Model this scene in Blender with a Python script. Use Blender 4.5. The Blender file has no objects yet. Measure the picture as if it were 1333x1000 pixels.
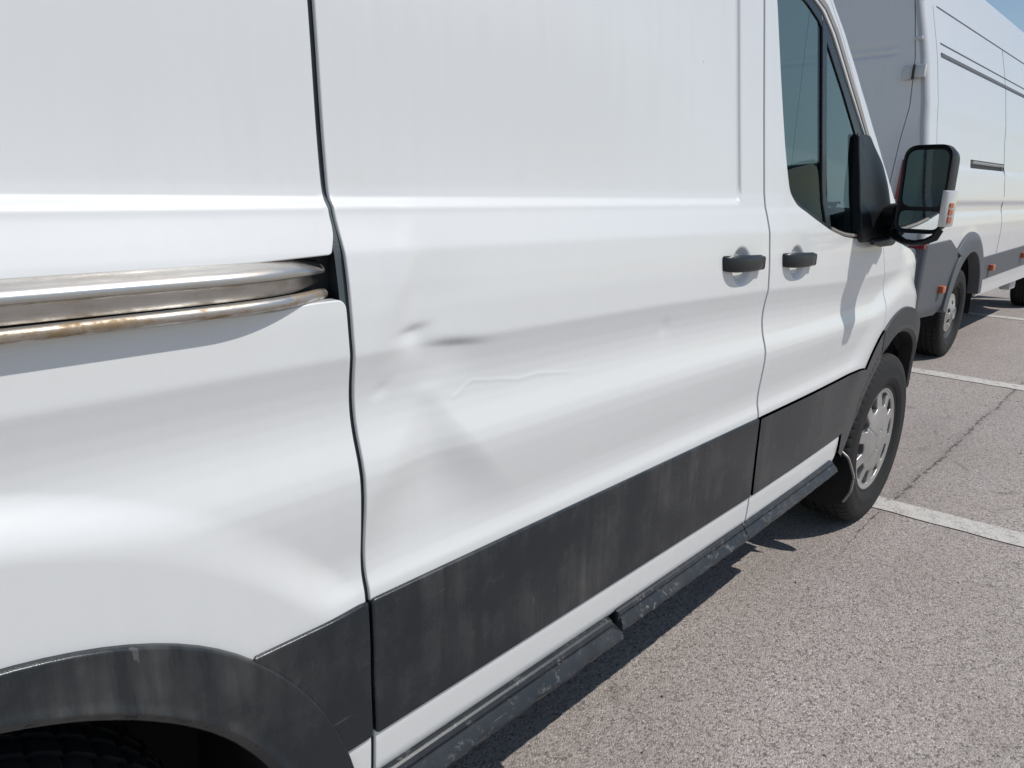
import bpy, bmesh, math, random
import numpy as np
from mathutils import Vector, Matrix
from mathutils.geometry import delaunay_2d_cdt
random.seed(7); rng = np.random.default_rng(7)
R = math.radians
scene = bpy.context.scene
col = scene.collection

# ---------------------------------------------------------------- camera
cam_d = bpy.data.cameras.new('camera'); cam = bpy.data.objects.new('camera', cam_d); col.objects.link(cam)
_right, _down, _fwd = Vector((.693, -.720, .017)), Vector((-.179, -.194, -.964)), Vector((.698, .666, -.264))
_fwd.normalize(); _right = (_right-_fwd*_right.dot(_fwd)).normalized(); _down = _fwd.cross(_right)
cam.matrix_world = Matrix.Translation((0, -.776, 1.3206)) @ Matrix((_right, -_down, -_fwd)).transposed().to_4x4()
cam_d.sensor_width = 36; cam_d.lens = 36*930/1333; cam_d.clip_start = .05; cam_d.clip_end = 3000
scene.camera = cam

# ---------------------------------------------------------------- sky, sun, exposure
SUN = Vector((.65, -1.0, 1.80)).normalized()          # towards the sun
world = bpy.data.worlds.new('World'); scene.world = world; world.use_nodes = True
wn = world.node_tree.nodes; wl = world.node_tree.links; wn.clear()
sky = wn.new('ShaderNodeTexSky'); sky.sky_type = 'NISHITA'; sky.sun_disc = False
sky.sun_elevation = math.asin(SUN.z); sky.sun_rotation = math.atan2(SUN.x, SUN.y)
sky.air_density = 1.15; sky.dust_density = .45; sky.ozone_density = 2.0
bg = wn.new('ShaderNodeBackground'); bg.inputs['Strength'].default_value = .110
wo = wn.new('ShaderNodeOutputWorld'); wl.new(sky.outputs[0], bg.inputs[0]); wl.new(bg.outputs[0], wo.inputs[0])
sun_d = bpy.data.lights.new('sun', 'SUN'); sun_d.energy = 4.0; sun_d.angle = R(.55); sun_d.color = (1, .97, .925)
sun = bpy.data.objects.new('sun', sun_d); col.objects.link(sun); sun.location = (5, -8, 14)
sun.rotation_euler = (-SUN).to_track_quat('-Z', 'Y').to_euler()
vs = scene.view_settings; vs.view_transform = 'Standard'; vs.look = 'None'; vs.exposure = -.30; vs.gamma = 1; vs.use_curve_mapping = False
scene.cycles.max_bounces = 10; scene.cycles.transparent_max_bounces = 16

# ---------------------------------------------------------------- body surface of the near van (metres)
# x forward, z up, y = inward distance of the skin from the widest line of the right-hand side
_zp = [0.30, .400, .425, .440, .496, .515, .640, .738, .756, .768, .780, .797, .815, .850, .880, .905, .930, .950, .968, .986,
       1.005, 1.022, 1.040, 1.060, 1.085, 1.0985, 1.1005, 1.153, 1.191, 1.236, 1.256, 1.285, 1.320, 1.505, 1.765, 2.05, 2.30, 2.45, 2.6]
_yp = [.060, .030, .012, .0065, .003, .004, .004, .0025, .0036, .0072, .0098, .0106, .0100, .0064, .0038, .0022, .0024, .0060, .0110, .0160,
       .0198, .0217, .0220, .0204, .0166, .0141, .0138, .0170, .0208, .0268, .0343, .0455, .0525, .0740, .1030, .150, .215, .33, .55]
_ZT = np.arange(0.30, 2.60, 0.001)
_YT = np.interp(_ZT, _zp, _yp)
_k = np.exp(-0.5*(np.arange(-24, 25)/3.2)**2); _k /= _k.sum()
_YT = np.convolve(np.pad(_YT, 24, mode='edge'), _k, mode='valid')

def sstep(a, b, t):
    t = np.clip((t-a)/(b-a), 0, 1); return t*t*(3-2*t)

def plan(x):            # the nose narrows towards the front
    return np.interp(x, [-3, 1.85, 2.1, 2.35, 2.6, 2.8, 3.02, 3.2, 3.35, 3.5, 3.65, 3.8, 3.9],
                        [0, 0, .001, .006, .014, .020, .030, .047, .070, .108, .175, .29, .45])
_XT = np.arange(-3, 4.2, .01); _PT = plan(_XT)
_k2 = np.exp(-0.5*(np.arange(-20, 21)/7.0)**2); _k2 /= _k2.sum()
_PT = np.convolve(np.pad(_PT, 20, mode='edge'), _k2, mode='valid')

XF, XR, ZW = 3.02, -0.05, 0.36          # wheel centres
def gauss(x, z, cx, cz, sx, sz, a=0, low=1.0):
    c, s = math.cos(a), math.sin(a)
    u = (x-cx)*c+(z-cz)*s; v = -(x-cx)*s+(z-cz)*c
    v = np.where(v < 0, v/low, v)
    return np.exp(-.5*((u/sx)**2+(v/sz)**2))

_line = [(.705, 1.008), (.719, 1.014), (.730, 1.022), (.747, 1.027), (.777, 1.022), (.812, 1.018), (.849, 1.011), (.898, 1.012), (.971, 1.002), (1.06, .995)]
def dents(x, z):
    d = np.zeros_like(x)
    d += .0055*gauss(x, z, .630, 1.119, .018, .0065, .15, 2.6)           # small sharp pit above the crease
    d += .0060*gauss(x, z, .700, 1.088, .042, .0085, -.10, 4.0)          # bite out of the crease
    d += .0060*gauss(x, z, .650, 1.155, .070, .055, .7)            # shallow hollow around it
    d -= .0050*gauss(x, z, .606, 1.185, .015, .060, -.45)          # soft upright fold
    d += .0035*gauss(x, z, .570, 1.275, .060, .030, 0)
    h = 1.020-z                                                    # tent-shaped hollow below
    w = .018+np.clip(h, 0, 1)*.85
    tent = np.clip(1-np.abs(x-.652)/w, 0, 1)
    d += .0145*sstep(0, 1.0, tent)*sstep(-.006, .125, h)*(1-sstep(.125, .27, h))
    d -= .0014*gauss(x, z, .652, 1.026, .020, .010, 0)
    d += .0016*gauss(x, z, .572, 1.046, .012, .007, .5)
    d += .0018*gauss(x, z, 1.300, 1.043, .014, .012, .4)
    d += .0012*gauss(x, z, 1.03, .90, .10, .05, .2)
    m = (x > .69) & (x < 1.08) & (z > .97) & (z < 1.05)
    if m.any():
        xx, zz_ = x[m], z[m]; q = np.full(xx.shape, 1.0)
        for (x0, z0), (x1, z1) in zip(_line[:-1], _line[1:]):
            t = np.clip(((xx-x0)*(x1-x0)+(zz_-z0)*(z1-z0))/((x1-x0)**2+(z1-z0)**2), 0, 1)
            q = np.minimum(q, np.hypot(xx-x0-t*(x1-x0), zz_-z0-t*(z1-z0)))
        d[m] -= .00042*np.exp(-(q/.0034)**2)*(1-sstep(.93, 1.06, xx))
    return d

def cup(x, z, cx, cz):                 # pressed hollow behind a handle
    r = np.sqrt(((x-cx)/.052)**2+((z-cz)/.050)**2)
    return .013*(1-sstep(.50, 1.0, r))

HS, HF = (1.620, 1.150), (1.942, 1.140)     # handle centres: sliding door, front door

def skin(x, z, part='body'):
    x = np.asarray(x, float); z = np.asarray(z, float)
    s = np.interp(x, [.5, 1.27, 1.75, 2.44, 3.0], [-.002, .006, .018, .046, .050])
    w = np.interp(z, [.86, .96, 1.18, 1.27], [0, 1, 1, 0])
    y = np.interp(z+s*w, _ZT, _YT)
    # pressed panel above the ledge
    if part != 'front':
        dx, dz = (1.650-x)*1.8, z-1.291
        rr = .045
        q = np.where((dx < rr) & (dz < rr), rr-np.sqrt(np.clip(rr-dx, 0, None)**2+np.clip(rr-dz, 0, None)**2), np.minimum(dx, dz))
        y = y+.0085*sstep(0, .017, q)-.017*sstep(1.31, 1.60, z)*(1-sstep(1.0, 1.60, x))
    # flared wheel arches
    for cx0, yf, ro, r1 in ((XR, -.0038, .622, .690), (XF, -.003, .585, .70)):
        r = np.sqrt((x-cx0)**2+(z-ZW)**2)
        fl = 1-sstep(ro, r1, r)
        fl = fl*sstep(.60, .76, z)
        y = y+(yf-y)*fl*(1-sstep(1.02, 1.12, z))
    if part == 'slide':
        y = y+dents(x, z)+cup(x, z, *HS)
    if part == 'front':
        y = y+cup(x, z, *HF)*.9
    y = y+.045*sstep(.98, 1.18, z)*sstep(2.85, 3.2, x)
    return y+np.interp(x, _XT, _PT)

# ---------------------------------------------------------------- materials
class NT:
    def __init__(s, name):
        s.m = bpy.data.materials.new(name); s.m.use_nodes = True
        s.n = s.m.node_tree.nodes; s.l = s.m.node_tree.links; s.n.clear()
        s.out = s.n.new('ShaderNodeOutputMaterial')
    def node(s, t, **kw):
        nd = s.n.new('ShaderNode'+t)
        for k, v in kw.items():
            if k.startswith('_'): setattr(nd, k[1:], v)
            else: nd.inputs[k.replace('__', ' ')].default_value = v
        return nd
    def link(s, a, b): s.l.new(a, b)
    def coords(s, scale=(1, 1, 1), loc=(0, 0, 0)):
        g = s.node('NewGeometry'); mp = s.node('Mapping'); mp.inputs['Scale'].default_value = scale; mp.inputs['Location'].default_value = loc
        s.link(g.outputs['Position'], mp.inputs['Vector']); return mp.outputs[0]
    def objcoords(s, scale=(1, 1, 1)):
        g = s.node('TexCoord'); mp = s.node('Mapping'); mp.inputs['Scale'].default_value = scale
        s.link(g.outputs['Object'], mp.inputs['Vector']); return mp.outputs[0]
    def noise(s, vec, scale, detail=4, rough=.55):
        nd = s.node('TexNoise'); nd.inputs['Scale'].default_value = scale; nd.inputs['Detail'].default_value = detail; nd.inputs['Roughness'].default_value = rough
        s.link(vec, nd.inputs['Vector']); return nd.outputs[0]
    def ramp(s, fac, stops):
        nd = s.node('ValToRGB'); cr = nd.color_ramp
        while len(cr.elements) < len(stops): cr.elements.new(.5)
        for e, (p, c) in zip(cr.elements, stops):
            e.position = p; e.color = (c, c, c, 1) if not hasattr(c, '__len__') else (*c, 1)
        s.link(fac, nd.inputs[0]); return nd.outputs[0]
    def mix(s, fac, a, b, blend='MIX'):
        nd = s.node('MixRGB', _blend_type=blend)
        for v, i in ((fac, 0), (a, 1), (b, 2)):
            if isinstance(v, bpy.types.NodeSocket): s.link(v, nd.inputs[i])
            else: nd.inputs[i].default_value = v if i == 0 else (*v, 1)
        return nd.outputs[0]
    def math(s, op, a, b=0.0, clamp=False):
        nd = s.node('Math', _operation=op, _use_clamp=clamp)
        for v, i in ((a, 0), (b, 1)):
            if isinstance(v, bpy.types.NodeSocket): s.link(v, nd.inputs[i])
            else: nd.inputs[i].default_value = v
        return nd.outputs[0]
    def bump(s, h, strength=.3, dist=.002):
        nd = s.node('Bump'); nd.inputs['Strength'].default_value = strength; nd.inputs['Distance'].default_value = dist
        s.link(h, nd.inputs['Height']); return nd.outputs[0]
    def principled(s, base, rough=.5, metal=0, coat=0, coat_rough=.04, spec=.5, normal=None, **kw):
        p = s.node('BsdfPrincipled')
        for k, v in (('Base Color', base), ('Roughness', rough), ('Metallic', metal), ('Coat Weight', coat), ('Coat Roughness', coat_rough), ('Specular IOR Level', spec)):
            if isinstance(v, bpy.types.NodeSocket): s.link(v, p.inputs[k])
            else: p.inputs[k].default_value = (*v, 1) if k == 'Base Color' else v
        if normal is not None: s.link(normal, p.inputs['Normal'])
        for k, v in kw.items(): p.inputs[k].default_value = v
        s.link(p.outputs[0], s.out.inputs[0]); return s.m

def plain(name, base, rough=.5, metal=0, coat=0, spec=.5, var=.12, scale=30, bump=0, bscale=300):
    t = NT(name); v = t.objcoords()
    n = t.noise(v, scale, 5)
    c = t.mix(t.ramp(n, [(.3, 0.0), (.75, 1.0)]), tuple(b*(1-var) for b in base), tuple(min(1, b*(1+var)) for b in base))
    nm = t.bump(t.noise(v, bscale, 2), bump, .001) if bump else None
    r = t.ramp(n, [(.2, max(0, rough-.06)), (.8, min(1, rough+.06))])
    return t.principled(c, r, metal, coat, spec=spec, normal=nm)

def paint_mat(name, base=(.755, .758, .742), dust=.10):
    t = NT(name); v = t.coords()
    film = t.noise(v, 1.6, 5, .6); streak = t.noise(t.coords((38, 38, 1.6)), 1.0, 4, .6)
    f = t.math('MULTIPLY', t.ramp(streak, [(.45, 0.0), (.8, 1.0)]), t.ramp(film, [(.35, 0.0), (.7, 1.0)]))
    c = t.mix(t.math('MULTIPLY', f, dust), base, (.42, .40, .36))
    # sparse fly specks and stone chips
    vo = t.node('TexVoronoi', _feature='F1'); vo.inputs['Scale'].default_value = 9.0; t.link(v, vo.inputs['Vector'])
    pick = t.ramp(vo.outputs['Color'], [(.66, 0.0), (.67, 1.0)])
    spot = t.math('MULTIPLY', t.ramp(vo.outputs['Distance'], [(.012, 1.0), (.022, 0.0)]), pick)
    c = t.mix(t.math('MULTIPLY', spot, .75), c, (.16, .15, .14))
    ro = t.ramp(film, [(.3, .30), (.7, .42)])
    nm = t.bump(t.noise(v, 260, 2), .035, .0006)
    cr = t.math('ADD', t.math('MULTIPLY', f, .20), .07)
    return t.principled(c, ro, 0, .55, coat_rough=cr, normal=nm)

def cladding_mat(name, base=(.009, .0145, .0195), dirt=(.155, .150, .138), amount=.72, rough=.24, chips=0.0):
    t = NT(name); v = t.coords()
    n1 = t.noise(v, 3.2, 6, .65); n2 = t.noise(t.coords((26, 26, 2.2)), 1, 5, .65); n3 = t.noise(v, 90, 4, .7)
    f = t.math('MULTIPLY', t.ramp(n1, [(.44, .04), (.72, 1.0)]), t.ramp(n2, [(.38, .15), (.74, 1.0)]))
    f = t.math('MULTIPLY', f, amount)
    f = t.math('ADD', f, t.math('MULTIPLY', t.ramp(n3, [(.70, 0.0), (.80, 1.0)]), .10), True)
    c = t.mix(f, base, dirt)
    # pale hairline scuffs
    sc = t.ramp(t.noise(t.coords((7, 7, 160)), 1.0, 3, .6), [(.70, 0.0), (.73, 1.0)])
    c = t.mix(t.math('MULTIPLY', sc, .22), c, (.30, .29, .28))
    sc2 = t.math('MULTIPLY', t.ramp(t.noise(t.coords((55, 55, 14)), 1.0, 2, .5), [(.72, 0.0), (.74, 1.0)]), t.ramp(n1, [(.50, 0.0), (.60, 1.0)]))
    c = t.mix(t.math('MULTIPLY', sc2, .28), c, (.26, .25, .24))
    if chips:
        ch = t.math('MULTIPLY', t.ramp(t.noise(v, 55, 6, .8), [(.55, 0.0), (.62, 1.0)]), t.ramp(t.noise(v, 7, 3), [(.42, 0.0), (.58, 1.0)]))
        c = t.mix(t.math('MULTIPLY', ch, chips), c, (.28, .27, .255))
    nm = t.bump(t.noise(v, 900, 2), .25, .0006)
    r = t.math('ADD', t.math('MULTIPLY', f, .35), rough)
    return t.principled(c, r, 0, 0, normal=nm, spec=.5)

def steel_mat(name, rust=1.0):
    t = NT(name); v = t.coords((4, 30, 30)); w = t.coords()
    n = t.noise(v, 3, 6, .7); n2 = t.noise(w, 60, 5, .7)
    f = t.math('MULTIPLY', t.ramp(n, [(.40, 0.0), (.62, 1.0)]), t.ramp(n2, [(.30, .3), (.62, 1.0)]))
    f = t.math('MULTIPLY', f, rust)
    c = t.mix(f, (.58, .57, .55), (.30, .215, .125))
    metal = t.math('SUBTRACT', 1.0, t.math('MULTIPLY', f, .55))
    r = t.math('ADD', t.math('MULTIPLY', f, .26), .32)
    return t.principled(c, r, metal, 0, normal=t.bump(n2, .12, .0008))

def glass_mat(name, tint=(.50, .66, .63), refl=1.5):
    t = NT(name)
    tr = t.node('BsdfTransparent'); tr.inputs[0].default_value = (*tint, 1)
    gl = t.node('BsdfGlossy'); gl.inputs['Roughness'].default_value = .01; gl.inputs[0].default_value = (.95, .98, 1, 1)
    lw = t.node('LayerWeight'); lw.inputs['Blend'].default_value = .5
    fr = t.math('ADD', t.math('MULTIPLY', t.math('POWER', lw.outputs['Facing'], 5.0), .60), .045, True)
    mx = t.node('MixShader'); t.link(fr, mx.inputs[0]); t.link(tr.outputs[0], mx.inputs[1]); t.link(gl.outputs[0], mx.inputs[2])
    t.link(mx.outputs[0], t.out.inputs[0]); return t.m

def _stones(t, v, scale=215.0):
    vo = t.node('TexVoronoi', _feature='F1'); vo.inputs['Scale'].default_value = scale; t.link(v, vo.inputs['Vector'])
    v2 = t.node('TexVoronoi', _feature='F1'); v2.inputs['Scale'].default_value = scale*.52; t.link(v, v2.inputs['Vector'])
    ve = t.node('TexVoronoi', _feature='DISTANCE_TO_EDGE'); ve.inputs['Scale'].default_value = scale; t.link(v, ve.inputs['Vector'])
    sp = t.node('SeparateColor'); t.link(vo.outputs['Color'], sp.inputs[0])
    sq = t.node('SeparateColor'); t.link(v2.outputs['Color'], sq.inputs[0])
    return vo, ve, sp, sq, v2

def asphalt_mat(name):
    t = NT(name); v = t.coords()
    wob = t.noise(v, 60, 2)
    mv = t.node('VectorMath', _operation='ADD'); t.link(v, mv.inputs[0])
    ws = t.node('VectorMath', _operation='SCALE'); t.link(wob, ws.inputs[0]); ws.inputs['Scale'].default_value = .006; t.link(ws.outputs[0], mv.inputs[1])
    vo, ve, sp, sq, v2 = _stones(t, mv.outputs[0])
    c = t.ramp(sp.outputs[0], [(0.0, (.150, .130, .118)), (.10, (.270, .236, .217)), (.35, (.415, .362, .334)), (.70, (.490, .430, .398)), (.93, (.570, .510, .475)), (1.0, (.68, .63, .59))])
    c = t.mix(t.ramp(sq.outputs[1], [(.985, 0.0), (.99, .55)]), c, (.26, .18, .14))
    c = t.mix(t.ramp(sq.outputs[2], [(.93, 0.0), (.94, .7)]), c, (0.106, 0.095, 0.093))
    pore = t.ramp(ve.outputs['Distance'], [(.0, .50), (.16, 0.0)])
    pn = t.ramp(t.noise(v, 75, 4, .65), [(.42, 0.0), (.62, 1.0)])
    c = t.mix(t.math('MULTIPLY', pore, pn), c, (0.106, 0.092, 0.085))
    big = t.noise(v, .9, 5, .6)
    c = t.mix(t.ramp(big, [(.3, .22), (.7, 0.0)]), c, (0.213, 0.184, 0.166))
    stain = t.ramp(t.noise(t.coords((.35, 1.1, 1), (5, 2, 0)), 1.1, 6, .65), [(.46, 0.0), (.70, .34)])
    c = t.mix(stain, c, (.205, .180, .158))
    drip = t.node('TexVoronoi', _feature='F1'); drip.inputs['Scale'].default_value = 2.3; t.link(v, drip.inputs['Vector'])
    dm = t.math('MULTIPLY', t.ramp(drip.outputs['Distance'], [(.03, .55), (.10, 0.0)]), t.ramp(drip.outputs['Color'], [(.70, 0.0), (.72, 1.0)]))
    c = t.mix(dm, c, (.12, .105, .095))
    warm = t.noise(t.coords((1, 1, 1), (3, 7, 0)), 2.3, 4, .6)
    c = t.mix(t.ramp(warm, [(.35, 0.0), (.75, .20)]), c, (0.383, 0.320, 0.259))
    # the open joint that runs along the row of vans, and side cracks
    sx = t.node('SeparateXYZ'); t.link(v, sx.inputs[0])
    n1 = t.noise(t.coords((1, .0, 0)), 2.1, 5, .7); n2 = t.noise(t.coords((1, .0, 0), (9, 0, 0)), 26, 3, .7)
    yy = t.math('SUBTRACT', sx.outputs['Y'], .022)
    yy = t.math('ADD', yy, t.math('MULTIPLY', t.math('SUBTRACT', n1, .5), .10))
    yy = t.math('ADD', yy, t.math('MULTIPLY', t.math('SUBTRACT', n2, .5), .035))
    fade = t.ramp(t.math('MULTIPLY', t.math('SUBTRACT', sx.outputs['X'], 2.5), .7), [(0.0, 0.0), (.8, 1.0)])
    gate = t.ramp(t.noise(v, 26, 5, .75), [(.44, 0.0), (.66, 1.0)])
    wd = t.math('MULTIPLY', t.math('MULTIPLY', gate, fade), .015)
    crack = t.math('LESS_THAN', t.math('ABSOLUTE', yy), wd)
    halo = t.math('MULTIPLY', t.ramp(t.math('ABSOLUTE', yy), [(.0, 1.0), (.045, 0.0)]), t.math('MULTIPLY', t.ramp(t.noise(v, 95, 4, .7), [(.52, 0.0), (.62, 1.0)]), fade))
    crack = t.math('MAXIMUM', crack, t.math('MULTIPLY', halo, .7))
    c = t.mix(t.math('MULTIPLY', crack, .72), c, (0.050, 0.044, 0.040))
    ve2 = t.node('TexVoronoi', _feature='DISTANCE_TO_EDGE'); ve2.inputs['Scale'].default_value = .42
    wv = t.node('VectorMath', _operation='ADD'); t.link(v, wv.inputs[0])
    wsc = t.node('VectorMath', _operation='SCALE'); wsc.inputs['Scale'].default_value = .35
    wn3 = t.node('TexNoise'); wn3.inputs['Scale'].default_value = 3.0; wn3.inputs['Detail'].default_value = 5; t.link(v, wn3.inputs['Vector'])
    t.link(wn3.outputs['Color'], wsc.inputs[0]); t.link(wsc.outputs[0], wv.inputs[1]); t.link(wv.outputs[0], ve2.inputs['Vector'])
    fine = t.math('MULTIPLY', t.ramp(ve2.outputs['Distance'], [(.0, 1.0), (.006, 0.0)]), t.ramp(t.noise(v, 5, 4), [(.48, 0.0), (.6, .45)]))
    c = t.mix(fine, c, (0.071, 0.061, 0.053))
    h = t.math('SUBTRACT', t.math('MULTIPLY', vo.outputs['Distance'], -1.0), t.math('MULTIPLY', crack, 1.2))
    h = t.math('ADD', h, t.math('MULTIPLY', sp.outputs[2], .5))
    nm = t.bump(h, .75, .0035)
    return t.principled(c, .82, 0, 0, spec=.3, normal=nm)

def roadpaint_mat(name):
    t = NT(name); v = t.coords()
    vo, ve, sp, sq, v2 = _stones(t, v)
    wear = t.noise(v, 16, 6, .75); fine = t.noise(v, 120, 3, .7)
    f = t.ramp(t.math('ADD', t.math('MULTIPLY', wear, .55), t.math('MULTIPLY', fine, .45)), [(.36, 0.0), (.50, 1.0)])
    c = t.mix(t.math('MULTIPLY', f, .88), (.20, .18, .168), t.mix(t.noise(v, 40, 4), (.56, .53, .485), (.74, .705, .65)))
    h = t.math('ADD', t.math('MULTIPLY', vo.outputs['Distance'], -1.0), t.math('MULTIPLY', sp.outputs[2], .4))
    return t.principled(c, .75, 0, 0, spec=.3, normal=t.bump(h, .55, .003))

M = {}
M['paint'] = paint_mat('white_van_paint')
M['paint2'] = paint_mat('white_high_van_paint', (.745, .742, .73), .16)
M['cladding'] = cladding_mat('black_plastic_cladding')
M['trim'] = cladding_mat('grey_arch_plastic', (.030, .034, .039), (.12, .115, .11), .5, .45)
M['moulding'] = cladding_mat('scuffed_sill_plastic', (.015, .018, .022), (.10, .097, .095), .55, .36, .55)
M['grey_plastic'] = cladding_mat('faded_grey_plastic', (.105, .112, .125), (.17, .165, .16), .5, .55)
M['steel'] = steel_mat('worn_track_steel', .5)
M['rusty'] = steel_mat('rusty_track_steel', 1.25)
M['rubber'] = plain('seal_rubber', (.030, .036, .040), .6, bump=.1)
M['gap'] = plain('gap_seal', (.060, .078, .086), .6)
M['black'] = plain('black_gloss_plastic', (.014, .017, .019), .28, bump=.05, bscale=900)
M['matt_black'] = plain('black_matt_plastic', (.0085, .0105, .012), .42, spec=.35, bump=.12, bscale=1200)
M['handle'] = plain('handle_black', (.016, .018, .020), .36, bump=.08, bscale=1500)
M['tyre'] = plain('tyre_rubber', (.014, .0138, .0135), .82, var=.35, scale=22, bump=.2, bscale=500)
M['silver'] = plain('silver_hubcap', (.46, .45, .43), .36, metal=.55, var=.10, scale=16)
M['dark_steel'] = plain('dark_wheel_steel', (.035, .034, .033), .6)
M['under'] = plain('underbody_black', (.010, .010, .010), .9)
M['interior'] = plain('cab_grey_plastic', (.012, .014, .016), .7)
M['seat'] = plain('seat_fabric', (.045, .052, .055), .9, bump=.2, bscale=600)
M['headliner'] = plain('headliner_cloth', (.35, .35, .33), .9)
M['glass'] = glass_mat('green_tinted_glass')
M['screen'] = glass_mat('windscreen_glass', (.80, .88, .86))
M['mirror'] = plain('mirror_silver', (.86, .90, .90), .02, metal=1.0, var=.01)
M['clear_lens'] = plain('clear_lens', (.62, .60, .58), .12, coat=1, var=.08)
M['orange'] = plain('orange_lens', (.50, .11, .03), .35, coat=.4)
M['red'] = plain('red_lens', (.26, .014, .020), .25, coat=.5)
M['beige_trim_sheen'] = plain('pale_trim_and_sheen', (.30, .275, .25), .4)
M['white_plastic'] = plain('white_hinge', (.60, .60, .58), .5)
M['asphalt'] = asphalt_mat('asphalt')
M['roadpaint'] = roadpaint_mat('road_paint')
M['leaf'] = plain('leaf', (.060, .085, .035), .6, var=.5, scale=3)
M['bark'] = plain('bark', (.10, .075, .055), .9, bump=.5, bscale=20)
M['field'] = plain('dry_field', (.30, .25, .15), .95, var=.3, scale=.4)
M['stone'] = plain('stone', (.26, .23, .21), .85, var=.45, scale=9)
M['headlamp'] = plain('headlamp', (.45, .46, .47), .1, metal=.5, coat=1)

# ---------------------------------------------------------------- mesh helpers
def link(name, me, mat, parent=None, kind=None, label=None):
    o = bpy.data.objects.new(name, me); col.objects.link(o)
    if mat is not None: me.materials.append(mat)
    if parent is not None:
        o.parent = parent
        if parent.type == 'EMPTY' and parent.get('_world'): o.matrix_parent_inverse = Matrix.Translation(-Vector(parent.location))
    if kind: o['kind'] = kind
    if label: o['label'] = label
    return o

def empty(name, loc, label, cat, group=None, world=False, rz=0):
    o = bpy.data.objects.new(name, None); col.objects.link(o); o.location = loc; o.rotation_euler = (0, 0, rz)
    o['label'] = label; o['category'] = cat
    if group: o['group'] = group
    if world: o['_world'] = 1
    o.empty_display_size = .2
    return o

class MB:
    def __init__(s): s.v = []; s.f = []
    def add(s, vs, fs):
        b = len(s.v); s.v += [tuple(map(float, p)) for p in vs]; s.f += [tuple(b+i for i in f) for f in fs]; return s
    def box(s, c, d, rot=None):
        P = [Vector((sx*d[0]/2, sy*d[1]/2, sz*d[2]/2)) for sx in (-1, 1) for sy in (-1, 1) for sz in (-1, 1)]
        if rot is not None: P = [rot @ p for p in P]
        return s.add([p+Vector(c) for p in P], [(0, 1, 3, 2), (4, 6, 7, 5), (0, 4, 5, 1), (2, 3, 7, 6), (0, 2, 6, 4), (1, 5, 7, 3)])
    def tube(s, path, r, n=10, cap=True):
        path = [Vector(p) for p in path]; rs = r if hasattr(r, '__len__') else [r]*len(path)
        vs = []; fs = []; up = Vector((0, 0, 1))
        for i, p in enumerate(path):
            t = (path[min(i+1, len(path)-1)]-path[max(i-1, 0)]).normalized()
            a = t.cross(up)
            if a.length < 1e-3: a = t.cross(Vector((1, 0, 0)))
            a.normalize(); b = t.cross(a)
            vs += [p+rs[i]*(a*math.cos(2*math.pi*k/n)+b*math.sin(2*math.pi*k/n)) for k in range(n)]
        for i in range(len(path)-1):
            for k in range(n): fs.append((i*n+k, i*n+(k+1) % n, (i+1)*n+(k+1) % n, (i+1)*n+k))
        if cap: fs += [tuple(range(n))[::-1], tuple((len(path)-1)*n+k for k in range(n))]
        return s.add(vs, fs)
    def loft(s, rings, closed=True, cap=True):
        n = len(rings[0]); vs = [p for r in rings for p in r]; fs = []
        for i in range(len(rings)-1):
            for k in range(n if closed else n-1): fs.append((i*n+k, i*n+(k+1) % n, (i+1)*n+(k+1) % n, (i+1)*n+k))
        if cap and closed: fs += [tuple(range(n))[::-1], tuple((len(rings)-1)*n+k for k in range(n))]
        return s.add(vs, fs)
    def lathe(s, prof, n=64, mod=None):     # prof: (radius, y); turned about the y axis
        vs = []; m = len(prof); fs = []
        for k in range(n):
            a = 2*math.pi*k/n
            for j, (r, y) in enumerate(prof):
                rr = r+(mod(j, k, r, y) if mod else 0)
                vs.append((rr*math.cos(a), y, rr*math.sin(a)))
        for k in range(n):
            for j in range(m-1): fs.append((k*m+j, k*m+j+1, ((k+1) % n)*m+j+1, ((k+1) % n)*m+j))
        return s.add(vs, fs)
    def prism(s, poly, d0, d1, axis='y'):   # poly in the plane across the axis, extruded d0..d1
        def pt(u, w, d): return {'y': (u, d, w), 'x': (d, u, w), 'z': (u, w, d)}[axis]
        n = len(poly); vs = [pt(u, w, d0) for u, w in poly]+[pt(u, w, d1) for u, w in poly]
        fs = [tuple(range(n)), tuple(range(n, 2*n))[::-1]]+[(k, n+k, n+(k+1) % n, (k+1) % n) for k in range(n)]
        return s.add(vs, fs)
    def build(s, name, mat, parent=None, smooth=True, angle=35, bevel=0, bseg=2, **kw):
        me = bpy.data.meshes.new(name); me.from_pydata(s.v, [], s.f)
        bm = bmesh.new(); bm.from_mesh(me); bmesh.ops.recalc_face_normals(bm, faces=bm.faces)
        if bevel:
            ed = [e for e in bm.edges if len(e.link_faces) == 2 and e.calc_face_angle(0) > R(30)]
            bmesh.ops.bevel(bm, geom=ed, offset=bevel, segments=bseg, affect='EDGES', profile=.5, clamp_overlap=True)
        bm.to_mesh(me); bm.free()
        if smooth: me.shade_smooth(); me.set_sharp_from_angle(angle=R(angle))
        return link(name, me, mat, parent, **kw)

def dens(poly, seg):
    out = []
    for i in range(len(poly)):
        a = np.array(poly[i], float); b = np.array(poly[(i+1) % len(poly)], float)
        n = max(1, int(math.ceil(np.linalg.norm(b-a)/seg)))
        out += [tuple(a+(b-a)*k/n) for k in range(n)]
    return out

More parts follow.
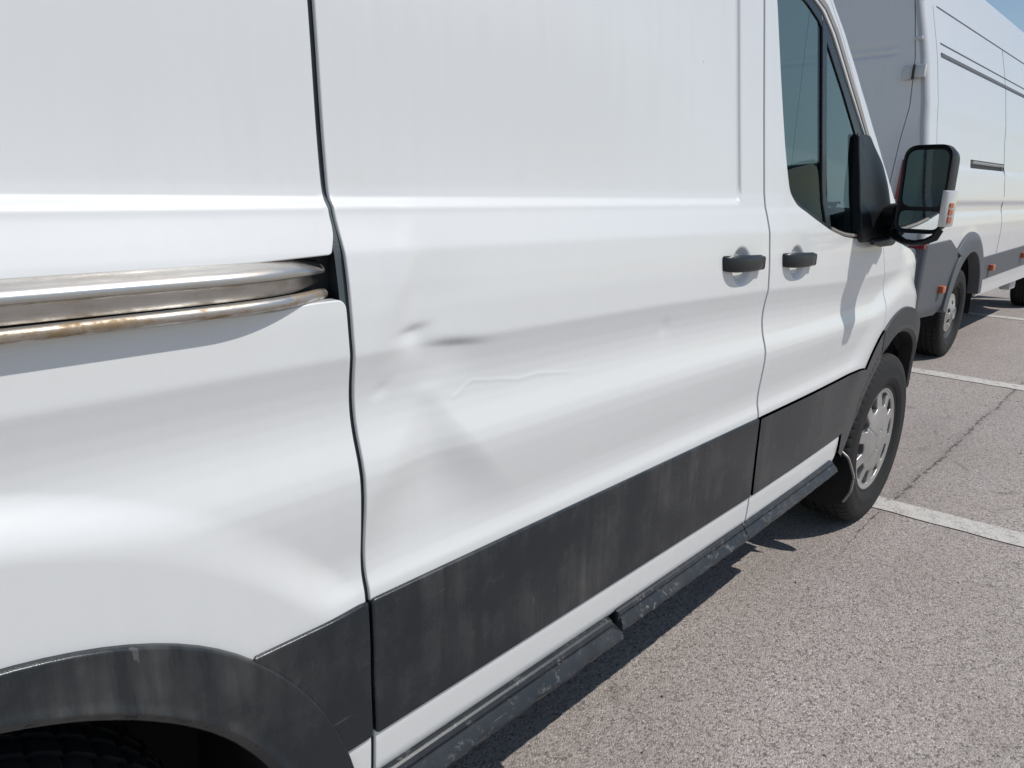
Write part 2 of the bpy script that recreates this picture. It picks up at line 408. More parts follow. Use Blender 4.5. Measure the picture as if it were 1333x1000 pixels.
def rnd(poly, r, n=6):       # round the corners of a polygon; r is one radius or one per corner
    out = []; N = len(poly)
    for i in range(N):
        p0, p, p1 = (np.array(poly[j % N], float) for j in (i-1, i, i+1))
        ri = r[i] if hasattr(r, '__len__') else r
        a = p0-p; b = p1-p; la, lb = np.linalg.norm(a), np.linalg.norm(b)
        t = min(ri, .45*la, .45*lb)
        if t < 1e-5: out.append(tuple(p)); continue
        A = p+a/la*t; B = p+b/lb*t
        for k in range(n+1):
            u = k/n; out.append(tuple((1-u)**2*A+2*u*(1-u)*p+u*u*B))
    return out

def arc(cx, cz, r, a0, a1, n=24):
    return [(cx+r*math.cos(R(a0+(a1-a0)*k/n)), cz+r*math.sin(R(a0+(a1-a0)*k/n))) for k in range(n+1)]

def inside(poly, P):
    x, y = P[:, 0], P[:, 1]; c = np.zeros(len(P), bool); n = len(poly)
    for i in range(n):
        x0, y0 = poly[i]; x1, y1 = poly[(i+1) % n]
        if y0 == y1: continue
        m = (y0 > y) != (y1 > y)
        c ^= m & (x < (x1-x0)*(y-y0)/(y1-y0)+x0)
    return c

def panel(name, mat, parent, outline, F, inw=(0, 1, 0), holes=(), us=None, vs=None, extra=None, seg=.012, flange=.012, lip=.0016, **kw):
    """pressed sheet: outline in (u,v), F(u,v)->(n,3) points; edges rolled and turned inwards along inw"""
    loops = [dens(outline, seg)]+[dens(h, seg) for h in holes]
    B = np.array([p for l in loops for p in l])
    lo, hi = B.min(0), B.max(0)
    if us is None: us = np.arange(lo[0], hi[0], .015)
    if vs is None: vs = np.arange(lo[1], hi[1], .015)
    G = np.stack(np.meshgrid(us, vs), -1).reshape(-1, 2)
    if extra is not None: G = np.vstack([G, extra])
    ok = inside(loops[0], G)
    for h in loops[1:]: ok &= ~inside(h, G)
    G = G[ok]
    keep = np.ones(len(G), bool)
    for i in range(0, len(G), 4000):
        d = ((G[i:i+4000, None, :]-B[None])**2).sum(-1).min(1); keep[i:i+4000] = d > (seg*.45)**2
    G = G[keep]
    allp = [Vector(p) for p in np.vstack([B, G])]
    ed = []; b = 0
    for l in loops:
        n = len(l); ed += [(b+i, b+(i+1) % n) for i in range(n)]; b += n
    res = delaunay_2d_cdt(allp, ed, [], 0, 1e-6)
    V = np.array([tuple(p) for p in res[0]]); T = np.array([f for f in res[2] if len(f) == 3])
    cen = V[T].mean(1); ok = inside(loops[0], cen)
    for h in loops[1:]: ok &= ~inside(h, cen)
    T = T[ok]
    def normal(Q):
        e = .0012
        du = F(Q[:, 0]+e, Q[:, 1])-F(Q[:, 0]-e, Q[:, 1]); dv = F(Q[:, 0], Q[:, 1]+e)-F(Q[:, 0], Q[:, 1]-e)
        n = np.cross(du, dv); n /= np.linalg.norm(n, axis=1)[:, None]
        return n
    inw = np.array(inw, float)
    P = F(V[:, 0], V[:, 1]); N = normal(V)
    sgn = -1 if (N @ inw).mean() > 0 else 1
    N *= sgn
    a, b2, c2 = P[T[:, 0]], P[T[:, 1]], P[T[:, 2]]
    fl = ((np.cross(b2-a, c2-a)*N[T[:, 0]]).sum(1) < 0); T[fl] = T[fl][:, ::-1]
    verts = [P]; norms = [N]; faces = [tuple(int(i) for i in t) for t in T]; base = len(P)
    for li, l in enumerate(loops):
        L = np.array(l); n = len(L)
        tg = np.roll(L, -1, 0)-np.roll(L, 1, 0); tg /= np.linalg.norm(tg, axis=1)[:, None]+1e-12
        on = np.stack([tg[:, 1], -tg[:, 0]], 1)
        area = .5*np.sum(L[:, 0]*np.roll(L[:, 1], -1)-np.roll(L[:, 0], -1)*L[:, 1])
        if (area < 0) != (li > 0): on = -on
        Pl = F(L[:, 0], L[:, 1]); Nl = normal(L)*sgn
        q = F(L[:, 0]+on[:, 0]*.002, L[:, 1]+on[:, 1]*.002)-Pl; q /= np.linalg.norm(q, axis=1)[:, None]
        r1 = Pl+q*lip*.7+inw*lip*.35; r2 = Pl+q*lip+inw*lip*1.2; r3 = r2+inw*flange
        n1 = Nl+q; n1 /= np.linalg.norm(n1, axis=1)[:, None]
        for rg, nn in ((Pl, Nl), (r1, n1), (r2, q), (r3, q)): verts.append(rg); norms.append(nn)
        ring = (Pl, r1, r2, r3)
        flip = np.dot(np.cross(ring[1][1]-ring[1][0], ring[2][0]-ring[1][0]), q[0]) < 0
        for k in range(3):
            for i in range(n):
                j = (i+1) % n; o = base+k*n
                f = (o+i, o+j, o+n+j, o+n+i)
                faces.append(f[::-1] if flip else f)
        base += 4*n
    Vall = np.vstack(verts); Nall = np.vstack(norms)
    me = bpy.data.meshes.new(name); me.from_pydata(Vall.tolist(), [], faces); me.shade_smooth()
    me.normals_split_custom_set_from_vertices(Nall.tolist())
    return link(name, me, mat, parent, **kw)

def S(part='body', off=0.0):
    return lambda u, v: np.stack([u, skin(u, v, part)+off, v], -1)

# ---------------------------------------------------------------- ground
def sheet(name, x0, x1, y0, y1, z, mat, kind='structure', **kw):
    me = bpy.data.meshes.new(name); me.from_pydata([(x0, y0, z), (x1, y0, z), (x1, y1, z), (x0, y1, z)], [], [(0, 1, 2, 3)])
    return link(name, me, mat, None, kind, **kw)
o = sheet('dry_field', -900, 900, -900, 900, -.02, M['field'])
o = sheet('asphalt_car_park', -220, 80, -220, 32, 0, M['asphalt'])
def pline(xa, ya, xb, yb, w):
    me = bpy.data.meshes.new('parking_line'); n = 60; vs = []
    for k in range(n+1):
        u = k/n; x = xa+(xb-xa)*u; y = ya+(yb-ya)*u
        vs += [(x-w/2+random.uniform(-.006, .006), y, .004), (x+w/2+random.uniform(-.006, .006), y, .004)]
    me.from_pydata(vs, [], [(2*k, 2*k+1, 2*k+3, 2*k+2) for k in range(n)])
    return link('parking_line', me, M['roadpaint'], None, 'structure')
pline(2.90, 4.4, 3.335, -1.0, .145); pline(6.09, 4.4, 6.115, -1.0, .165); pline(9.70, 4.4, 9.68, -1.0, .17)
pline(-.30, 4.4, .02, -1.0, .15); pline(13.1, 4.4, 13.1, -1.0, .16)
# loose grit lying on the asphalt
grit = MB()
for k in range(260):
    x = random.uniform(.9, 7); y = random.uniform(-1.2, .15)-.06*x*0; s = random.choice([.002, .002, .003, .003, .004, .006])
    q = [(x+s*random.uniform(.6, 1.3)*math.cos(a), y+s*random.uniform(.6, 1.3)*math.sin(a), 0.0) for a in (0, 1.3, 2.5, 3.8, 5.0)]
    t = [(x+(p[0]-x)*.55, y+(p[1]-y)*.55, s*random.uniform(.6, 1.1)) for p in q]
    grit.add(q+t, [(0, 1, 6, 5), (1, 2, 7, 6), (2, 3, 8, 7), (3, 4, 9, 8), (4, 0, 5, 9), (5, 6, 7, 8, 9)])
o = grit.build('grit', M['stone'], smooth=False, kind='stuff', label='loose grit scattered on the asphalt beside the vans')

# ---------------------------------------------------------------- the dented van
van = empty('panel_van', (1.3, 1.03, 0), 'white panel van in front, with a dented sliding door and black side cladding', 'van', world=True)
YC = 1.03
zs_fine = np.concatenate([np.arange(.43, .74, .02), np.arange(.74, .80, .004), np.arange(.80, .95, .007), np.arange(.95, 1.13, .0045), np.arange(1.13, 1.225, .008), np.arange(1.225, 1.33, .004), np.arange(1.34, 2.02, .03)])

# --- rear quarter with the sliding-door track
xq = np.concatenate([np.arange(-1.14, .05, .035), np.arange(.05, .515, .012)])
quarter_outline = rnd([(.516, .425), (.516, 1.176), (.470, 1.1755), (.42, 1.1715), (-.95, 1.1675), (-.95, 1.2315), (.40, 1.2325), (.504, 1.2370), (.514, 1.262), (.516, 2.02), (-1.15, 2.02), (-1.15, .74), (-.62, .70)], [0, .012, .01, .01, .02, .02, .02, .004, .01, 0, 0, 0, 0])[:] + arc(XR, ZW, .482, 139, 15)[:] + [(.462, .425)]
quarter = panel('rear_quarter_panel', M['paint'], van, quarter_outline, S(), us=xq, vs=zs_fine, seg=.01, flange=.016, lip=.0022)
quarter_clad = [(.5160, .738), (.345, .738)]+arc(XR, ZW, .5455, 43.8, 16.2, 14)+[(.5160, .513)]
panel('quarter_cladding', M['cladding'], quarter, quarter_clad, S('body', -.0065), us=np.arange(.3, .52, .02), vs=np.arange(.5, .74, .02), seg=.01, flange=.008, lip=.004)
def trimF(cx, off, dish=.010):
    def f(u, v):
        r = np.sqrt((u-cx)**2+(v-ZW)**2)
        y = skin(u, np.clip(v, .52, None))+off-(.020*sstep(2.95, 3.35, u) if cx > 1 else 0)+np.where(r < .475, (.475-r)**2*9, 0)-.004*np.exp(-((r-.462)/.006)**2)
        return np.stack([u, y, v], -1)
    return f
def vr(a): return .498+.043*float(sstep(95, 45, np.array(a)))
def polar(cx, a0, a1, rs, n): return np.array([(cx+r*math.cos(R(a)), ZW+r*math.sin(R(a))) for r in rs for a in np.linspace(a0, a1, n)])
ring = [(XR+vr(a)*math.cos(R(a)), ZW+vr(a)*math.sin(R(a))) for a in np.linspace(178, 6, 60)]+[(.497, .41), (.43, .40)]+arc(XR, ZW, .452, 8, 178, 60)
panel('rear_arch_trim', M['cladding'], quarter, ring, trimF(XR, -.010), us=[9], vs=[9], extra=polar(XR, 9, 177, (.456, .460, .464, .469, .476, .485, .497, .505), 110), seg=.010, flange=.03, lip=.004)
# the black end of the track opening
tb = MB()
tb.add([(x, y, z) for x in (-.96, .520) for y, z in ((.030, 1.168), (.062, 1.168), (.062, 1.250), (.040, 1.250))], [(0, 1, 5, 4), (1, 2, 6, 5), (2, 3, 7, 6), (4, 5, 6, 7)])
tb.build('track_recess', M['rubber'], quarter, smooth=False)
# slide track: rolled steel channel that curves into the body at its front end
sec = [(.058, 1.2335), (.030, 1.2325), (.015, 1.2302), (.004, 1.2268), (-.003, 1.2218), (-.0055, 1.2168), (-.0045, 1.2125), (.000, 1.2102), (.006, 1.2092),
       (.0115, 1.2080), (.0130, 1.2040), (.0130, 1.1940), (.0135, 1.1905), (.058, 1.1895)]
rings = []
for x in list(np.linspace(-.94, .33, 40))+list(np.linspace(.34, .503, 28)):
    d = .048*max(0, (x-.33)/.175)**2.4; sh = 1-.35*max(0, (x-.45)/.053)
    rings.append([(x, min(.061, y+d), 1.21+(z-1.21)*(sh if x > .45 else 1)+.0026*(x-.3)) for y, z in sec])
tr = MB(); tr.loft(rings, closed=True, cap=True)
track = tr.build('slide_track', M['steel'], quarter, angle=40)
lp = [(x, .0035+.046*max(0, (x-.33)/.175)**2.4, 1.1812+.0060*max(0, x-.1)) for x in list(np.linspace(-.94, .33, 30))+list(np.linspace(.345, .503, 20))]
lt = MB(); lt.tube(lp, [.0078]*(len(lp)-1)+[.0066], 14)
lt.build('lower_track_tube', M['rusty'], quarter, angle=60)

# --- door-gap seals behind the shut lines
def seal(name, x0, x1, z0, z1, off=.0085, parent=van, part='body', mat='gap'):
    us = np.linspace(x0, x1, 5); vs = np.arange(z0, z1, .008); V = []; Fc = []
    for z in vs:
        y = skin(us*0+(x0+x1)/2, np.full(5, z), part)+off
        V += [(u, yy, z) for u, yy in zip(us, y)]
    for i in range(len(vs)-1):
        for k in range(4): Fc.append((i*5+k, i*5+k+1, (i+1)*5+k+1, (i+1)*5+k))
    m = MB(); m.add(V, Fc); return m.build(name, M[mat], parent, angle=80)
seal('door_seal', .505, .540, .40, 1.172); seal('door_seal', .514, .540, 1.160, 1.252, .0088); seal('door_seal', .505, .540, 1.245, 2.02)
seal('door_seal', 1.755, 1.787, .40, 2.02); seal('door_seal', 2.68, 2.80, .80, 1.20, .012)

# --- sliding door
xs = np.concatenate([np.arange(.53, .86, .0085), np.arange(.86, 1.52, .014), np.arange(1.52, 1.765, .009)])
ex = []
for (cx, cz, rx, rz, st) in ((.66, 1.06, .13, .10, .0045), (HS[0], HS[1], .062, .060, .0035), (.66, .93, .14, .08, .006), (.85, 1.012, .18, .022, .0026)):
    g = np.stack(np.meshgrid(np.arange(cx-rx, cx+rx, st), np.arange(cz-rz, cz+rz, st)), -1).reshape(-1, 2)
    ex.append(g[((g[:, 0]-cx)/rx)**2+((g[:, 1]-cz)/rz)**2 < 1])
slide = panel('sliding_door', M['paint'], van, [(.528, .425), (1.765, .425), (1.765, 2.02), (.528, 2.02)], S('slide'), us=xs, vs=zs_fine,
              extra=np.vstack(ex)+.0007, seg=.009, flange=.003, lip=.0022, label='dented white sliding door')
panel('door_cladding', M['cladding'], slide, rnd([(.5285, .513), (1.7645, .518), (1.7645, .738), (.5285, .738)], .004), S('body', -.0065), us=np.arange(.53, 1.77, .03), vs=np.arange(.5, .74, .02), seg=.012, flange=.008, lip=.004)

# --- front door
a_line = [(2.62, 1.445), (2.565, 1.494), (2.384, 1.664), (2.193, 1.843), (2.08, 1.915), (1.95, 1.958), (1.777, 1.975)]
door_out = [(1.777, .425), (2.425, .428), (2.475, .50)]+arc(XF, ZW, .505, 160, 119.5, 14)+[(2.768, .85), (2.776, .95), (2.772, 1.00), (2.727, 1.085), (2.707, 1.136), (2.700, 1.165), (2.69, 1.25)]+a_line
hole = rnd([(2.526, 1.496), (2.352, 1.639), (2.216, 1.756), (2.143, 1.806), (2.060, 1.832), (1.950, 1.845), (1.831, 1.845), (1.840, 1.778), (1.864, 1.604), (1.892, 1.436), (1.910, 1.364), (1.924, 1.322), (1.962, 1.290), (2.069, 1.252), (2.183, 1.217), (2.31, 1.193), (2.421, 1.183), (2.57, 1.195), (2.585, 1.42)],
           [.02, .02, .02, .02, .02, .02, .02, .01, .02, .02, .02, .02, .02, .03, .03, .03, .03, .03, .03], 4)
xf = np.concatenate([np.arange(1.78, 2.1, .012), np.arange(2.1, 2.79, .016)])
g = np.stack(np.meshgrid(np.arange(HF[0]-.06, HF[0]+.06, .004), np.arange(HF[1]-.06, HF[1]+.06, .004)), -1).reshape(-1, 2)
fdoor = panel('front_door', M['paint'], van, door_out, S('front'), holes=[hole], us=xf, vs=zs_fine, extra=g, seg=.010, flange=.003, lip=.0022)
fclad = rnd([(1.7775, .518), (2.462, .530), (2.452, .462), (2.486, .441)], [.003, .004, 0, 0])+[(2.567, .532), (2.615, .585), (2.655, .63)]+arc(XF, ZW, .450, 146, 123.5, 10)+arc(XF, ZW, .545, 117.2, 137.5, 12)+[(2.600, .733), (2.55, .738), (1.7775, .738)]
def fcladF(u, v):
    r = np.sqrt((u-XF)**2+(v-ZW)**2)
    return np.stack([u, skin(u, np.clip(v, .5, None), 'front')-.0065-.003*np.exp(-((r-.468)/.010)**2)*sstep(2.45, 2.6, u), v], -1)
panel('door_cladding', M['cladding'], fdoor, fclad, fcladF, us=np.arange(1.78, 2.8, .02), vs=np.arange(.44, .9, .016), seg=.010, flange=.010, lip=.004)
# glass and its black surround
glass_in = rnd([(2.455, 1.485), (2.32, 1.610), (2.212, 1.702), (2.128, 1.774), (2.04, 1.808), (1.95, 1.825), (1.842, 1.828), (1.848, 1.778), (1.871, 1.604), (1.899, 1.436), (1.917, 1.366), (1.931, 1.330), (1.966, 1.302), (2.072, 1.264), (2.185, 1.231), (2.312, 1.209), (2.421, 1.201), (2.50, 1.215), (2.51, 1.40)],
               [.02]*19, 4)
panel('window_seal', M['black'], fdoor, hole, S('front', .0045), holes=[glass_in], us=np.arange(1.8, 2.6, .03), vs=np.arange(1.15, 1.9, .03), seg=.012, flange=.006, lip=.001)
def clip_poly(poly, side):      # part of the opening behind (0) or ahead (1) of the divider
    keep = []
    f = lambda p: p[0]-(2.158+(1.785-p[1])*.040)
    n = len(poly)
    for i in range(n):
        a, b = poly[i], poly[(i+1) % n]; fa, fb = f(a), f(b)
        if (fa >= 0) == bool(side): keep.append(a)
        if (fa >= 0) != (fb >= 0):
            t = fa/(fa-fb); keep.append((a[0]+(b[0]-a[0])*t, a[1]+(b[1]-a[1])*t))
    return keep
big = [((p[0]-2.1)*1.01+2.1, (p[1]-1.5)*1.012+1.5) for p in glass_in]
for side in (0, 1):
    panel('window_pane', M['glass'], fdoor, clip_poly(big, side), S('front', .0085), us=np.arange(1.8, 2.6, .05), vs=np.arange(1.15, 1.9, .05), seg=.03, flange=.003, lip=.0003)
panel('window_divider', M['black'], fdoor, [(2.142, 1.792), (2.172, 1.768), (2.197, 1.225), (2.163, 1.235)], S('front', .0035), us=[2.16], vs=np.arange(1.2, 1.8, .04), seg=.02, flange=.012, lip=.002)
fr_ = [(2.540, 1.492), (2.366, 1.641), (2.230, 1.760), (2.156, 1.811), (2.066, 1.838)]
panel('frame_reflection_strip', M['beige_trim_sheen'], fdoor, fr_+[(p[0]+.012, p[1]+.013) for p in fr_[::-1]], S('front', -.003), us=[2.0], vs=[1.5], seg=.02, flange=.004, lip=.0015)  # beige strip imitates the white door frame's reflection at a grazing view
# strip of bright trim low in the window corner
m = MB()
pth = [(2.19, 1.224), (2.25, 1.211), (2.31, 1.202), (2.37, 1.197), (2.41, 1.196)]
m.tube([(x, float(skin(x, z, 'front'))+.002, z) for x, z in pth], .0055, 8); m.build('window_trim', M['beige_trim_sheen'], fdoor)

def handle(name, hx, hz, parent, part):
    y0 = float(skin(hx, hz+.07, part))+.002; L, H = .100, .0180
    m = MB(); secs = []
    for t in np.linspace(-1, 1, 25):
        x = hx+t*L; hh = H*(1-.30*abs(t)**6)*(1.08-.06*t); z = hz+.0095-.003*t
        out = .034*(1-abs(t)**2.6)**.55+.004
        th = .013 if abs(t) < .72 else .013+(out-.006)*min(1, (abs(t)-.72)/.12)
        yf = y0-out; yb = max(yf+th, yf+.010)
        secs.append([(x, yb, z-hh*.9), (x, yf+.006, z-hh), (x, yf+.0015, z-hh*.75), (x, yf, z-hh*.25), (x, yf, z+hh*.35), (x, yf+.0018, z+hh*.75), (x, yf+.007, z+hh), (x, yb, z+hh*.9)])
    m.loft(secs); h = m.build(name, M['handle'], parent, angle=50)
    c = MB(); c.box((hx+L-.022, y0-.014, hz+.005), (.030, .026, .034)); c.build('handle_end_cap', M['handle'], h, bevel=.006)
    return h
handle('door_handle', HS[0], HS[1], slide, 'slide'); handle('door_handle', HF[0], HF[1], fdoor, 'front')

# --- front wing
wing_out = [(2.776, .80)]+[(2.776, .85), (2.784, .95), (2.780, 1.00), (2.735, 1.085), (2.715, 1.136), (2.708, 1.168), (3.0, 1.152), (3.3, 1.105), (3.55, 1.045), (3.75, .96), (3.80, .80), (3.74, .62), (3.52, .58)]+arc(XF, ZW, .505, 24, 118.5, 40)
wing = panel('front_wing', M['paint'], van, wing_out, S(), us=np.arange(2.7, 3.82, .018), vs=np.arange(.58, 1.17, .010), seg=.011, flange=.003, lip=.0022)
ring = arc(XF, ZW, .541, 116.5, 17, 60)+arc(XF, ZW, .450, 17, 122.5, 60)
panel('front_arch_trim', M['trim'], wing, ring, trimF(XF, -.0085), us=[9], vs=[9], extra=polar(XF, 18, 116, (.454, .459, .464, .470, .478, .490, .505, .520, .531), 90), seg=.010, flange=.05, lip=.004)
# a-pillar
def pilF(u, v):
    d = (u-2.395)*.64+(v-1.675)*.77
    return np.stack([u, skin(u, v, 'front')+np.clip(d-.012, 0, None)**2*14+.001, v], -1)
pil = [(p[0]+.005, p[1]+.006) for p in a_line]+[(1.78, 2.06), (1.98, 2.035), (2.12, 1.985), (2.27, 1.885), (2.46, 1.725), (2.64, 1.56), (2.80, 1.39), (2.96, 1.20), (2.93, 1.17), (2.715, 1.172), (2.70, 1.26)]
panel('windscreen_pillar', M['paint'], van, pil, pilF, us=np.arange(1.78, 3, .02), vs=np.arange(1.17, 2.06, .02), seg=.012, flange=.02, lip=.002)

# --- hood, windscreen, nose, roof, far side: the rest of the body
def edge_top(x): return float(np.interp(x, [2.70, 3.0, 3.3, 3.55, 3.75, 3.85], [1.166, 1.150, 1.103, 1.043, .958, .90]))
def grid(rows, name, mat, parent=van, **kw):
    m = MB(); n = len(rows[0]); m.add([p for r in rows for p in r], [(i*n+k, i*n+k+1, (i+1)*n+k+1, (i+1)*n+k) for i in range(len(rows)-1) for k in range(n-1)])
    return m.build(name, mat, parent, angle=50, **kw)
rows = []
for x in np.linspace(2.72, 3.76, 20):
    ye = float(skin(x, edge_top(x)))+.006; row = []
    for s in np.linspace(0, 1, 21):
        b = 1-abs(2*s-1)**2.6
        row.append((x+.10*b*max(0, (x-3.3)/.5), ye+(2*YC-2*ye)*s, edge_top(x)+.004+.085*b))
    rows.append(row)
hood = grid(rows, 'hood', M['paint'])
wsn = [(1.97, .20, 2.03), (2.27, .172, 1.885), (2.64, .135, 1.56), (2.96, .105, 1.20)]
rows = []
for t in np.linspace(0, 1, 12):
    px = np.interp(t, np.linspace(0, 1, 4), [p[0] for p in wsn]); py = np.interp(t, np.linspace(0, 1, 4), [p[1] for p in wsn]); pz = np.interp(t, np.linspace(0, 1, 4), [p[2] for p in wsn])
    rows.append([(px+.16*(1-abs(2*s-1)**2.2), py+(2*YC-2*py)*s, pz+.03*(1-abs(2*s-1)**2)) for s in np.linspace(0, 1, 17)])
grid(rows, 'windscreen', M['screen'])
rows = []
for z in np.linspace(.26, .97, 14):
    row = []
    for s in np.linspace(0, 1, 33):
        y = .19+(2*YC-.38)*s; b = 1-abs(2*s-1)**3.2
        row.append((3.66+.36*b+.05*math.sin((z-.26)/.71*math.pi)-.10*max(0, (z-.75)/.22), y, z))
    rows.append(row)
nose = grid(rows, 'front_bumper', M['trim'])
m = MB(); m.box((4.055, YC, .78), (.05, 1.15, .22)); m.build('grille', M['black'], van, bevel=.02)
for s in (-1, 1):
    m = MB(); m.box((3.90, YC+s*.52, .86), (.16, .26, .20), Matrix.Rotation(-s*.45, 3, 'Z')); m.build('headlight', M['headlamp'], van, bevel=.03)
bump_side = [(3.55, .36), (3.72, .36), (3.78, .62), (3.74, .63), (3.56, .575), (3.556, .45)]
panel('bumper_corner', M['trim'], van, bump_side, lambda u, v: np.stack([u, skin(u, np.clip(v, .52, None))-.004, v], -1), us=np.arange(3.4, 3.9, .02), vs=np.arange(.25, .65, .02), seg=.02, flange=.03, lip=.004)
# roof
prof = [(.14, 2.02), (.20, 2.25), (.25, 2.38), (.34, 2.48), (.50, 2.545), (.75, 2.575), (YC, 2.58)]
full = prof+[(2*YC-y, z) for y, z in prof[-2::-1]]
rows = []
for x in list(np.linspace(-1.15, 1.45, 14))+list(np.linspace(1.55, 2.0, 8)):
    k = np.clip((x-1.45)/.55, 0, 1)**1.6
    rows.append([(x+(.10*k*(1-abs(y-YC)/.9)), y+.06*k*(1 if y < YC else -1)*(abs(y-YC)/.9), z if z < 2.03 else 2.02+(z-2.02)*(1-.93*k)) for y, z in full])
roof = grid(rows, 'roof', M['paint'])
# far side, with its own cab window
def FS(off=0.0): return lambda u, v: np.stack([u, 2*YC-skin(u, v)-off, v], -1)
fo = [(-1.15, .42), (-.62, .42)]+arc(XR, ZW, .50, 172, 8, 24)+[(2.46, .42)]+arc(XF, ZW, .50, 172, 20, 24)+[(3.72, .62), (3.78, .82), (3.74, .96), (3.3, 1.105), (2.95, 1.16), (2.64, 1.53), (2.27, 1.86), (1.97, 2.02), (-1.15, 2.02)]
fh = [(p[0], p[1]) for p in hole]
far = panel('far_side_panel', M['paint'], van, fo, FS(), inw=(0, -1, 0), holes=[fh], us=np.arange(-1.15, 3.8, .05), vs=np.arange(.42, 2.02, .03), seg=.03, flange=.02, lip=.003)
panel('far_window_pane', M['glass'], far, [((p[0]-2.1)*1.01+2.1, (p[1]-1.5)*1.01+1.5) for p in hole], FS(.006), inw=(0, -1, 0), us=np.arange(1.8, 2.6, .1), vs=np.arange(1.15, 1.9, .1), seg=.05, flange=.003, lip=.0004)
m = MB(); pr_ = [(float(skin(-1.0, z)), z) for z in np.linspace(.42, 2.02, 14)]+prof[1:]
poly = pr_+[(2*YC-y, z) for y, z in pr_[::-1]]
m.prism(poly, -1.15, -1.12, 'x'); rear = m.build('rear_doors', M['paint'], van)
m = MB(); m.box((-1.158, YC, 1.45), (.012, .012, 2.0)); m.build('rear_door_seam', M['rubber'], rear)
m = MB(); m.box((-1.20, YC, .50), (.14, 1.9, .22)); m.build('rear_bumper', M['trim'], van, bevel=.03)
# underbody
m = MB(); m.box((1.54, YC, .40), (2.10, 1.90, .16)); m.box((-.80, YC, .50), (.55, 1.86, .20)); m.box((1.4, YC, .66), (3.9, 1.10, .20)); m.box((3.66, YC, .45), (.2, 1.5, .25)); m.build('underbody', M['under'], van, smooth=False)
for cx0 in (XF, XR):
    m = MB(); n = 20
    A = [(cx0+.462*math.cos(R(a)), ZW+.462*math.sin(R(a))) for a in np.linspace(2, 186, n)]
    if cx0 == XF: A = [(cx0+.462*math.cos(R(a)), ZW+.462*math.sin(R(a))) for a in np.linspace(24, 186, n)]
    if cx0 == XR: A = [(cx0+.455, .20)]+A+[(cx0-.455, .20)]; n += 2
    m.add([(x, y, z) for x, z in A for y in (.045 if x < 3.2 else .13, .42)], [(2*i, 2*i+1, 2*i+3, 2*i+2) for i in range(n-1)])
    m.add([(x, .42, z) for x, z in A], [tuple(range(n))]); m.build('wheel_arch_liner', M['under'], van, angle=70)

# --- sill moulding, in three lengths, the rear one broken loose
def moulding(x0, x1, dz0, dz1, size, jag0=0, jag1=0, out=0.0):
    sec = [(.008, .4335), (.000, .4325), (-.0040, .4300), (-.0085, .4235), (-.0090, .4222), (-.0040, .4205), (-.0040, .4190), (-.0105, .4178), (-.0120, .4160), (-.0225, .4030), (-.0285, .3945), (-.0290, .3905), (-.0250, .3850), (-.0120, .3800), (.030, .3780), (.055, .390), (.055, .430)]
    sec = [(y*(size if y < 0 else 1), .434+(z-.434)*size) for y, z in sec]
    n = max(3, int((x1-x0)/.012)); rings = []
    rr = random.Random(int(x0*1000))
    j0 = [rr.uniform(-1, 1)*jag0 for _ in sec]; j1 = [rr.uniform(-1, 1)*jag1 for _ in sec]
    for i in range(n+1):
        u = i/n; ring = []
        for k, (y, z) in enumerate(sec):
            x = x0+(x1-x0)*u
            if u < .08: x += (j0[k]+jag0*2.2*(.5-k/len(sec)))*(1-u/.08)
            if u > .92: x += (j1[k]-jag1*2.6*(.9-k/len(sec)))*(u-.92)/.08
            nick = .0022*max(0, math.sin(x*61+k)*math.sin(x*23))+.0012*rr.random()*(math.sin(x*37) > .2) if k in (10, 11, 12) else 0
            ring.append((x, y-out+nick+float(np.interp(x, _XT, _PT))*.6, z+dz0+(dz1-dz0)*u+nick*.6))
        rings.append(ring)
    m = MB(); m.loft(rings); return m
van_m = []
for args, lab in (((.488, 1.150, -.003, -.004, 1.0, 0, .011), 'rear length of sill moulding, cracked off at its front end'),
                  ((1.158, 1.746, .000, .004, .86, .009, 0, -.004), None), ((1.750, 2.41, .004, .017, .86, 0, .006, -.004), None)):
    o = moulding(*args).build('sill_moulding', M['moulding'], van, angle=22, **({'label': lab} if lab else {}))
# --- front mudflap
fl = rnd([(.062, .410), (.028, .388), (.000, .322), (.004, .262), (.026, .212), (.075, .185), (.27, .188), (.27, .42)], [.004, .010, .012, .012, .014, .02, .02, .01], 5)
m = MB(); m.prism(fl, 2.636, 2.645, 'x'); flap = m.build('mudflap', M['matt_black'], van, angle=30)
m = MB(); m.tube([(2.6365, y-.001, z) for y, z in fl[3:27]], .0050, 8); m.build('mudflap_rim', M['beige_trim_sheen'], flap)
# --- wheels
def tyre_mesh(Rt=.355, w=.118, rim=.205):
    h = [(rim-.004, -.080), (rim+.004, -.098), (rim+.012, -.1045), (rim+.020, -.1040), (rim+.026, -.1085), (rim+.055, -.1155), (rim+.058, -.1145), (rim+.085, -w), (rim+.105, -.1165), (rim+.108, -.1155),
         (Rt-.026, -.1105), (Rt-.016, -.1060), (Rt-.010, -.1000), (Rt-.0045, -.0920), (Rt-.0015, -.080), (Rt, -.066), (Rt-.009, -.064), (Rt-.009, -.056), (Rt+.0005, -.054), (Rt+.001, -.026), (Rt-.009, -.024), (Rt-.009, -.014), (Rt+.001, -.012), (Rt+.001, 0)]
    pr = h+[(r, -y) for r, y in h[-2::-1]]
    def mod(j, k, r, y):
        if 10 <= j <= 15 or 10 <= len(pr)-1-j <= 15: return -.0045 if k % 5 == 0 else 0
        if r > Rt-.004: return -.005 if (k+(3 if y > .02 else 0)) % 6 == 0 else 0
        return 0
    m = MB(); m.lathe(pr, 300, mod); return m
